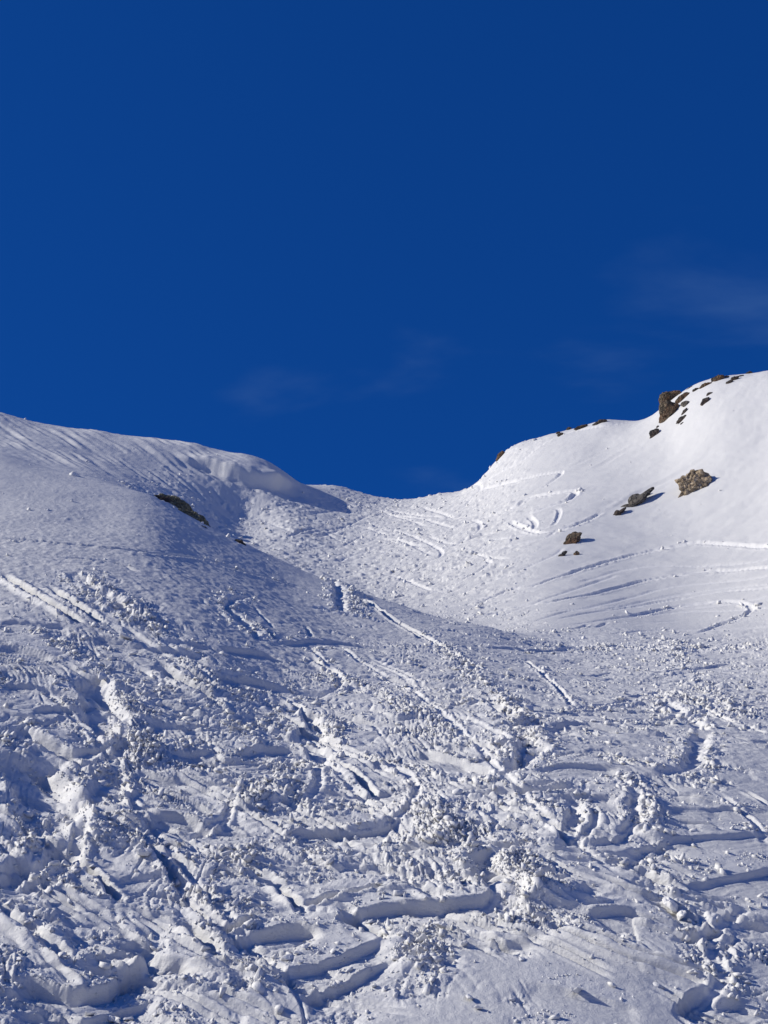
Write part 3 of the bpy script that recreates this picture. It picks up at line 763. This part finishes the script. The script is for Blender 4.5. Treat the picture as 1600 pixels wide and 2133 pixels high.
def rock_mesh(name, outline, mat, lean=.45, thick=.8, sub=4, rough=.16, seed=0, parent=None, sink=.0, base=None, grow=1.10):
    """a boulder or outcrop: outline = silhouette in photograph pixels; it stands where its foot meets the snow"""
    o_ = np.array(outline, float); cx, cy = o_[:, 0].mean(), o_[:, 1].mean()
    ymax = o_[:, 1].max(); xb = o_[np.argmax(o_[:, 1]), 0]
    xl, xr, yt = o_[:, 0].min(), o_[:, 0].max(), o_[:, 1].min()
    foot = base or ground(xb, ymax - .25 * (ymax - yt))
    eye = Vector((0, 0, EYE))
    dist = (foot - eye).length
    def at(px, py, d):
        v = Vector(ray(px, py)); return eye + v * (d / v.length)
    m_px = dist / F_PX
    hgt = (ymax - yt) * m_px
    # centre of the rock, further up the slope than its foot
    gc = ground(cx, cy); dc = (gc - eye).length
    dcen = dist + lean * max(min(dc - dist, 2.5 * hgt), -2.0 * hgt)
    cen = at(cx, cy, dcen)
    k = dcen / F_PX
    view = (cen - eye).normalized(); right = view.cross(Vector((0, 0, 1))).normalized(); up = right.cross(view)
    rel = np.stack([(o_[:, 0] - cx) * k, -(o_[:, 1] - cy) * k], 1)
    ang = np.arctan2(rel[:, 1], rel[:, 0]); rad = np.hypot(rel[:, 0], rel[:, 1])
    od = np.argsort(ang); ang, rad = ang[od], rad[od]
    ang = np.concatenate([ang - 2 * np.pi, ang, ang + 2 * np.pi]); rad = np.concatenate([rad] * 3)
    v, f = ICO[sub]
    th = np.arctan2(v[:, 1], v[:, 0]); c = v[:, 2]
    Rt = np.interp(th, ang, rad); s = np.sqrt(np.clip(1 - c * c, 0, 1)) ** .62
    rad = rad * grow; Rt = Rt * grow
    mr = float(np.sqrt(rad.mean() * rad.min()))
    dep = -np.sign(c) * np.abs(c) ** .75 * mr * thick
    pa, pb = Rt * np.cos(th) * s, Rt * np.sin(th) * s
    # the slope carries the upper half of the rock back into the hill
    shear = lean * 1.3 * pb
    dep = dep + np.clip(shear, -mr * 1.2, mr * 2.2) + sink * float(rad.mean())
    sk = sink * float(rad.mean())
    prs = random.Random(seed * 13 + int(cx) * 7 + int(cy))
    pl = [(Vector((prs.gauss(0, 1), prs.gauss(0, 1), prs.gauss(0, 1))).normalized(), prs.uniform(.70, 1.0)) for _ in range(16)]
    fac = []
    for t_ in v:
        t_ = Vector(t_.tolist()); fac.append(min([1.08] + [dk / max(t_.dot(nk), .05) for nk, dk in pl]))
    verts = []
    for a_, b_, d_, fc in zip(pa, pb, dep, fac):
        p = Vector((a_, b_, d_)) / max(mr, 1e-6)
        q = Vector((p.x * 1.3, p.y * 1.3 + .25 * p.x, p.z * 1.3)) + Vector((seed * 3.1, seed * 1.7, seed))
        dd, _ = mnoise.voronoi(q * 1.15)
        d2_, _ = mnoise.voronoi(q * 2.9)
        n_ = (.5 - dd[0]) * .9 + (.35 - d2_[0]) * .45 + .35 * mnoise.fractal(q * 2.2, .8, 2.1, 4)
        gsc = (1.04 + rough * n_) * (.35 + .65 * fc) * 1.06
        d_ = sk + (d_ - sk) * fc
        verts.append(right * (a_ * gsc) + up * (b_ * gsc) + view * (d_ + rough * mr * 1.1 * n_ * (-1 if d_ < sk else 1)))
    me = bpy.data.meshes.new(name)
    me.from_pydata([t[:] for t in verts], [], f)
    if (verts[f[0][1]] - verts[f[0][0]]).cross(verts[f[0][2]] - verts[f[0][0]]).dot(verts[f[0][0]]) < 0:
        me.flip_normals()
    ob = link_mesh(name, me, None, mat)
    ob.location = cen
    if parent:
        ob.parent = parent; ob.location = cen - parent.location
    return ob, foot

def outcrop(name, label, pieces, cat="rock", group=None, **kw):
    """a rock thing: one mesh, or an Empty at its foot that carries several blocks"""
    if len(pieces) == 1:
        ol, mat, k = pieces[0]
        ob, _ = rock_mesh(name, ol, mat, **{**kw, **k}); return tag(ob, label, cat, group)
    allp = np.array([p for ol, _, _ in pieces for p in ol], float)
    foot = ground(allp[np.argmax(allp[:, 1]), 0], allp[:, 1].max() - 3)
    e = bpy.data.objects.new(name, None); COL.objects.link(e); e.location = foot
    bpy.context.view_layer.update()
    for q, (ol, mat, k) in enumerate(pieces):
        rock_mesh({5: "rock_face", 3: "rock_chip"}.get(k.get("sub", 4), "rock_block"), ol, mat, parent=e, **{**dict(seed=q + 1), **kw, **k})
    return tag(e, label, cat, group)

def blob(cx, cy, w, h, tilt=0, n=11, seed=0, jag=.18):
    r_ = random.Random(seed * 91 + int(cx)); out = []
    t0 = math.radians(tilt)
    for i in range(n):
        a = 2 * math.pi * i / n; s_ = 1 + r_.uniform(-jag, jag)
        x, y = w / 2 * math.cos(a) * s_, h / 2 * math.sin(a) * s_
        out.append((cx + x * math.cos(t0) - y * math.sin(t0), cy - x * math.sin(t0) - y * math.cos(t0)))
    return out

RG = "rocks along the hillside crest"
outcrop("boulder", "big tan boulder standing alone on the open hillside, dark on its crown", [
    ([(1414, 1000), (1420, 994), (1430, 989), (1438, 984), (1447, 980), (1458, 982), (1470, 988), (1477, 998), (1475, 1011), (1470, 1017), (1466, 1024), (1464, 1030), (1450, 1034), (1438, 1036),
      (1426, 1042), (1412, 1037), (1417, 1028), (1421, 1020), (1418, 1010)], M_TAN, dict(thick=1.0, lean=.45, sub=5, rough=.34, seed=3, grow=.98))], cat="boulder")
outcrop("rock_rib", "thin slanting rib of grey rock left of the tan boulder", [
    ([(1305, 1062), (1312, 1050), (1322, 1043), (1332, 1037), (1340, 1032), (1343, 1034), (1337, 1042), (1328, 1051), (1316, 1058)], M_GREY, dict(thick=.7, lean=1., sink=-.05, grow=.9)),
    ([(1271, 1080), (1290, 1064), (1312, 1049), (1332, 1036), (1353, 1024), (1355, 1028), (1343, 1038), (1328, 1051), (1310, 1062), (1290, 1072)], M_GREY, dict(thick=.8, lean=1., sub=5, sink=-.10)),
    ([(1335, 1040), (1344, 1032), (1353, 1025), (1354, 1027), (1346, 1034)], M_DARK, dict(thick=1.4, lean=1., sub=3)),
    ([(1271, 1080), (1281, 1070), (1291, 1065), (1304, 1058), (1302, 1063), (1292, 1069), (1281, 1077)], M_DARK, dict(thick=1.4, lean=1., sub=3)),
    ([(1324, 1039), (1328, 1034), (1335, 1034), (1331, 1039)], M_DARK, dict(thick=1., lean=.6, sub=3))], rough=.12, sink=-.5)
outcrop("rock_fin", "brown fin of rock with a pointed top, lowest on the hillside", [
    ([(1168, 1150), (1171, 1137), (1177, 1126), (1184, 1117), (1193, 1112), (1204, 1111), (1215, 1111), (1209, 1118), (1209, 1123), (1201, 1131), (1192, 1141), (1180, 1149), (1170, 1156)], M_BROWN, dict(thick=.7, lean=1., sub=5, sink=-.22, grow=1.)),
    ([(1164, 1160), (1170, 1154), (1181, 1151), (1176, 1156), (1168, 1161)], M_DARK, dict(thick=.8, lean=.7, sub=3))], rough=.16)
outcrop("rock", "small dark stone just below right of the brown fin", [(blob(1201, 1154, 12, 9, 35, seed=2), M_BROWN, dict(thick=1., lean=.5, sub=3))])
outcrop("rock_outcrop", "tall brown outcrop of stacked blocks jutting from the hillside crest against the sky", [
    ([(1379, 834), (1381, 824), (1388, 818), (1396, 816), (1405, 817), (1414, 821), (1416, 828), (1412, 838), (1404, 846), (1394, 850), (1383, 851), (1381, 842)], M_BROWN, dict(thick=1.1, lean=.15, sub=5, seed=5, sink=-.1)),
    ([(1408, 842), (1414, 830), (1422, 824), (1430, 820), (1437, 822), (1436, 829), (1428, 836), (1420, 842), (1404, 850)], M_BROWN, dict(thick=1., lean=.2, sink=-.1)),
    ([(1372, 887), (1376, 872), (1381, 860), (1383, 850), (1394, 849), (1404, 848), (1415, 851), (1418, 855), (1408, 862), (1401, 870), (1390, 879), (1380, 886)], M_BROWN, dict(thick=1.1, lean=.3, sub=5, seed=8, sink=-.1)),
    (blob(1396, 856, 34, 40, 0, seed=41), M_BROWN, dict(thick=1.0, lean=.2, sub=4, sink=.2)),
    (blob(1427, 841, 14, 11, 20, seed=4), M_GREY, dict(thick=1., lean=.4, sub=3)),
    (blob(1370, 889, 6, 4, 30, seed=6), M_DARK, dict(thick=1., lean=.4, sub=3))], rough=.2)
small = [
 ("black notched rock just below left of the tall outcrop", [([(1352, 919), (1356, 908), (1357, 898), (1362, 896), (1373, 896), (1373, 900), (1366, 906), (1361, 912)], M_DARK, dict(thick=1., lean=.5))]),
 ("narrow upright dark sliver right of the outcrop's foot", [(blob(1426, 859, 16, 6, 58, seed=7), M_DARK, dict(thick=1., lean=.5, sub=3))]),
 ("dark wedge of rock below the upright sliver", [([(1411, 880), (1416, 872), (1424, 868), (1434, 867), (1443, 865), (1436, 870), (1426, 874), (1416, 878)], M_DARK, dict(thick=1., lean=.6, sub=4))]),
 ("tiny flat stone below the dark wedge", [(blob(1422, 882, 10, 4, 20, seed=8), M_DARK, dict(thick=1., lean=.5, sub=3))]),
 ("dark leaning stone alone on the snow right of the outcrop", [(blob(1469, 838, 20, 9, 50, seed=9), M_DARK, dict(thick=1., lean=.5))]),
 ("tiny dark stone above the leaning stone", [(blob(1477, 821, 11, 6, 20, seed=10), M_DARK, dict(thick=1., lean=.5, sub=3))]),
 ("pair of dark rocks on the crest right above the outcrop", [(blob(1442, 809, 20, 7, 15, seed=11), M_DARK, dict(thick=1., lean=.2)), (blob(1449, 813, 15, 7, 15, seed=12), M_DARK, dict(thick=1., lean=.3, sub=3))]),
 ("rusty low rock on the crest between two dark clusters", [(blob(1470, 803, 22, 8, 22, seed=13), M_BROWN, dict(thick=1., lean=.2))]),
 ("dark rock cluster with three humps on the crest line", [(blob(1497, 789, 20, 10, 12, seed=14), M_BROWN, dict(thick=1., lean=.2)), (blob(1486, 793, 10, 9, 15, seed=15), M_DARK, dict(thick=1., lean=.2, sub=3)), (blob(1512, 786, 14, 5, 8, seed=16), M_DARK, dict(thick=1., lean=.2, sub=3))]),
 ("dark rocks just below the crest towards the right edge", [(blob(1530, 789, 18, 8, 15, seed=17), M_DARK, dict(thick=1., lean=.3)), (blob(1519, 797, 14, 6, 15, seed=18), M_DARK, dict(thick=1., lean=.3, sub=3)), (blob(1541, 784, 14, 3, 8, seed=19), M_DARK, dict(thick=1., lean=.3, sub=3))]),
 ("flat dark rock capping the crest, furthest to the right", [(blob(1560, 777, 14, 5, 5, seed=20), M_DARK, dict(thick=1., lean=.1, sub=3))]),
 ("split dark stones at the left end of the crest row", [(blob(1163, 902, 10, 5, 5, seed=21), M_DARK, dict(thick=1., lean=.2, sub=3)), (blob(1167, 906, 13, 6, 10, seed=22), M_DARK, dict(thick=1., lean=.3, sub=3))]),
 ("small dark stone on the crest beside the split stones", [(blob(1184, 894, 12, 6, 20, seed=23), M_DARK, dict(thick=1., lean=.2, sub=3))]),
 ("broad dark rock in the middle of the left crest row", [(blob(1211, 891, 24, 8, 12, seed=24), M_DARK, dict(thick=1., lean=.2))]),
 ("long low dark rock at the right end of the left crest row", [(blob(1249, 881, 28, 7, 14, seed=25), M_DARK, dict(thick=1., lean=.2))]),
 ("brown rock on the shoulder where the crest drops to the saddle", [([(1035, 964), (1036, 952), (1041, 944), (1048, 940), (1051, 944), (1049, 952), (1044, 959)], M_BROWN, dict(thick=1., lean=.2))]),
]
for lb, pc in small:
    outcrop("rock", lb, pc, group=RG if "crest" in lb else None, sink=-.1)
outcrop("rock_outcrop", "dark mossy outcrop breaking through the near slope's brow on the left", [
    ([(310, 1035), (318, 1033), (330, 1034), (334, 1029), (342, 1030), (350, 1034), (352, 1041), (340, 1043), (325, 1040)], M_GREEN, dict(thick=1., lean=.3)),
    ([(348, 1046), (354, 1038), (366, 1037), (376, 1042), (386, 1046), (396, 1058), (400, 1067), (388, 1068), (372, 1061), (358, 1054)], M_GREEN, dict(thick=1., lean=.4, sub=5)),
    ([(374, 1064), (386, 1063), (398, 1068), (412, 1073), (424, 1081), (433, 1090), (435, 1097), (428, 1099), (412, 1092), (396, 1082), (382, 1074)], M_GREEN, dict(thick=1., lean=.4, sub=5, seed=9)),
    (blob(372, 1057, 44, 9, -32, seed=33), M_GREEN, dict(thick=1., lean=.4)),
    (blob(345, 1042, 34, 9, -18, seed=34), M_DARK, dict(thick=1., lean=.4)),
    (blob(425, 1099, 14, 4, -15, seed=31), M_DARK, dict(thick=1., lean=.4, sub=3))], rough=.22, sink=-.25)
outcrop("rock", "thin black rock sliver on the brow right of the mossy outcrop", [([(490, 1126), (498, 1125), (506, 1130), (512, 1135), (505, 1136), (496, 1132)], M_DARK, dict(thick=1., lean=.3, sub=3, sink=-.3))])

# ------------------------------------------------------------------ loose snow
def hull_shape(rnd, n, sub=False):
    bm = bmesh.new()
    sx, sy, sz = rnd.uniform(.8, 1.4), rnd.uniform(.55, 1.0), rnd.uniform(.35, .75)
    for _ in range(n):
        while True:
            p = Vector((rnd.uniform(-1, 1), rnd.uniform(-1, 1), rnd.uniform(-1, 1)))
            if .55 < max(abs(c_) for c_ in p) and p.length < 1.35: break
        bm.verts.new((p.x * sx * .5, p.y * sy * .5, p.z * sz * .5))
    r_ = bmesh.ops.convex_hull(bm, input=bm.verts)
    bmesh.ops.delete(bm, geom=[v for v in bm.verts if not v.link_faces], context='VERTS')
    if sub:
        bmesh.ops.bevel(bm, geom=list(bm.edges), offset=.035, segments=1, affect='EDGES')
        bmesh.ops.triangulate(bm, faces=bm.faces)
        bmesh.ops.subdivide_edges(bm, edges=[e_ for e_ in bm.edges if e_.calc_length() > .16], cuts=1, use_grid_fill=True)
        bmesh.ops.triangulate(bm, faces=bm.faces)
        sd = rnd.uniform(0, 50)
        for v in bm.verts:
            q = v.co * 3.2 + Vector((sd, sd, 0))
            v.co += v.co.normalized() * (.10 * mnoise.noise(q) + .05 * mnoise.noise(q * 2.7))
    bmesh.ops.triangulate(bm, faces=bm.faces)
    bm.verts.index_update()
    v = np.array([p.co[:] for p in bm.verts], np.float32); f = np.array([[x.index for x in q.verts] for q in bm.faces], np.int32)
    bm.free(); return v, f

rnd = random.Random(3)
nrs = np.random.RandomState(4)
SUBP = PTS[fa, fr]; SUBN = N0[fa, fr]
ppx, ppy = to_px(SUBP)
vis = ppy <= np.minimum.accumulate(ppy, axis=1) + 3
inview = (ppx > -90) & (ppx < 1690) & (ppy < 2190)
prob = (0.20 * np.where(R2 > 45, far * .7, amt) ** 1.5 + .45 * RUBm ** 1.3 * (1 - .6 * SMOOTH) + 0.0015 * (1 - SMOOTH)) * vis * inview
prob *= np.where(R2 > 52, .35, 1.0)
clump = sstep(-.25, .5, perlin(X / .9, YS / .7, 81))
prob = prob * (0.25 + 1.1 * clump)
cdf = np.cumsum(prob.ravel()); cdf /= cdf[-1]
NCH = 30000
pick = np.searchsorted(cdf, nrs.rand(NCH))
pos = SUBP.reshape(-1, 3)[pick]; nor = SUBN.reshape(-1, 3)[pick]
dist = np.linalg.norm(pos - np.array([0, 0, EYE]), axis=1)
ang_px = 3.0 * nrs.rand(NCH) ** (-1 / 1.75)
ang_px = np.minimum(ang_px, nrs.uniform(7, 30, NCH))
size = np.minimum(ang_px * dist / F_PX, np.where(dist > 45, .45, .22))
def rot_mats(n):
    q = nrs.normal(size=(n, 4)); q /= np.linalg.norm(q, axis=1, keepdims=True)
    w, x, y, z = q.T
    return np.stack([np.stack([1 - 2 * (y * y + z * z), 2 * (x * y - z * w), 2 * (x * z + y * w)], -1),
                     np.stack([2 * (x * y + z * w), 1 - 2 * (x * x + z * z), 2 * (y * z - x * w)], -1),
                     np.stack([2 * (x * z - y * w), 2 * (y * z + x * w), 1 - 2 * (x * x + y * y)], -1)], 1)
RM = rot_mats(NCH)
SHAPES = [hull_shape(rnd, rnd.choice((8, 9, 11))) for _ in range(22)]
which = nrs.randint(0, len(SHAPES), NCH)
reg_of = np.where(R2.ravel()[pick] < np.repeat(brow[fa][:, None], X.shape[1], 1).ravel()[pick], 0, 1)
for zone, (nm, lb) in enumerate((("snow_rubble", "small broken snow clods strewn over the near slope"), ("snow_rubble", "fine snow clods strewn over the far gully and hillside"))):
    VV, FF, off = [], [], 0
    for s_i, (v, f) in enumerate(SHAPES):
        idx = np.nonzero((which == s_i) & (reg_of == zone))[0]
        if not len(idx): continue
        w_ = np.einsum('nij,vj->nvi', RM[idx], v) * size[idx][:, None, None] + (pos[idx] + nor[idx] * (size[idx] * .02)[:, None])[:, None, :]
        VV.append(w_.reshape(-1, 3)); FF.append((f[None] + (np.arange(len(idx)) * len(v))[:, None, None] + off).reshape(-1, 3)); off += len(idx) * len(v)
    VV, FF = np.concatenate(VV).astype(np.float32), np.concatenate(FF).astype(np.int32)
    me = bpy.data.meshes.new(nm)
    me.vertices.add(len(VV)); me.vertices.foreach_set('co', VV.ravel())
    me.loops.add(FF.size); me.loops.foreach_set('vertex_index', FF.ravel())
    me.polygons.add(len(FF)); me.polygons.foreach_set('loop_start', np.arange(0, FF.size, 3, dtype=np.int32))
    me.update(calc_edges=True)
    tag(link_mesh(nm, me, None, M_CHUNK), lb, "snow", kind="stuff")

# larger blocks, each a thing of its own
BLK = []
for k in range(10):
    v, f = hull_shape(rnd, 13, True)
    me = bpy.data.meshes.new("snow_block"); me.from_pydata(v.tolist(), [], f.tolist()); me.materials.append(M_CHUNK); BLK.append(me)
def surf(px, py):
    g = ground(px, py)
    i_ = int(np.clip(np.searchsorted(A_F, math.atan2(g.x, g.y)), 0, len(A_F) - 1)); j_ = int(np.clip(np.searchsorted(L_F, math.log(math.hypot(g.x, g.y))), 0, len(L_F) - 1))
    return Vector(SUBP[i_, j_].tolist()), Vector(SUBN[i_, j_].tolist()), i_, j_
def block(px, py, size_px, label, group=None):
    p, n, _, _ = surf(px, py)
    d = (p - Vector((0, 0, EYE))).length; s_ = size_px * d / F_PX
    o = bpy.data.objects.new("snow_block", rnd.choice(BLK)); COL.objects.link(o)
    o.location = p + n * (s_ * .18); o.scale = (s_, s_, s_)
    o.rotation_euler = (rnd.uniform(-.5, .5), rnd.uniform(-.5, .5), rnd.uniform(0, 6.28))
    tag(o, label, "snow block", group)
UNIQUE = [
 (245, 2100, 27, "pointed snow block on the ledge by the bottom edge"), (520, 2025, 46, "large rounded snow block at the crossing of two ledges"),
 (300, 1795, 42, "biggest snow lump in the rubble above the lower left ledges"), (1390, 1890, 50, "largest snow lump heaped at the end of the right-hand ski tracks"),
 (1422, 1916, 34, "snow block leaning on the largest lump at the right"), (1200, 2068, 30, "lone snow block casting a shadow on the smooth lower right patch"),
 (995, 2105, 20, "small lone snow block near the bottom edge centre"), (720, 1772, 28, "squarish snow block under the central ledge"),
 (787, 1760, 32, "round snow block right of the squarish one under the central ledge"), (555, 1635, 32, "tilted plate of snow standing in the middle left rubble"),
 (542, 1665, 26, "upright snow block just below the tilted plate"), (422, 1585, 24, "single snow block left of and above the tilted plate"),
 (215, 1412, 32, "snow block at the upper end of the short dark hollow"), (1100, 1478, 34, "upright snow slab in the middle of the gully mouth"),
 (1520, 1500, 18, "dark-sided snow block among the rubble near the right edge"), (1352, 1777, 18, "snow block at the edge of the smooth right-hand patch"),
]
for u in UNIQUE: block(*u)
GROUPED = [(372, 1752, 24), (345, 1752, 22), (595, 1995, 30), (622, 1987, 25), (650, 1950, 18), (60, 1952, 22), (332, 2060, 16), (260, 1330, 28), (875, 1955, 26), (915, 1940, 28), (965, 1970, 25),
           (1015, 1675, 20), (930, 1755, 25), (965, 1745, 28), (1175, 1850, 28), (1120, 1850, 30), (870, 1715, 20), (1235, 1505, 15), (270, 2095, 22), (130, 2110, 20), (690, 1985, 18), (800, 2055, 20)]
cand = (RUBm * (1 - SMOOTH) + .3 * DEBm) * vis * (ppy > 1380) * (ppy < 2120) * (ppx > 5) * (ppx < 1595)
cc = np.cumsum(cand.ravel()); cc /= cc[-1]
for k_ in np.searchsorted(cc, nrs.rand(150)):
    x_, y_ = ppx.ravel()[k_], ppy.ravel()[k_]
    GROUPED.append((x_, y_, rnd.uniform(10, 17) * np.interp(y_, [1380, 1700, 2100], [.8, 1.0, 1.35])))
for x_, y_, s_ in GROUPED:
    if x_ < 560: lb = "loose snow block in the coarse rubble on the left half"
    elif x_ < 1080: lb = "loose snow block in the heaped rubble around the curved trench"
    else: lb = "loose snow block among the ski tracks on the right half"
    block(x_, y_, s_, lb, "loose snow blocks on the near slope")
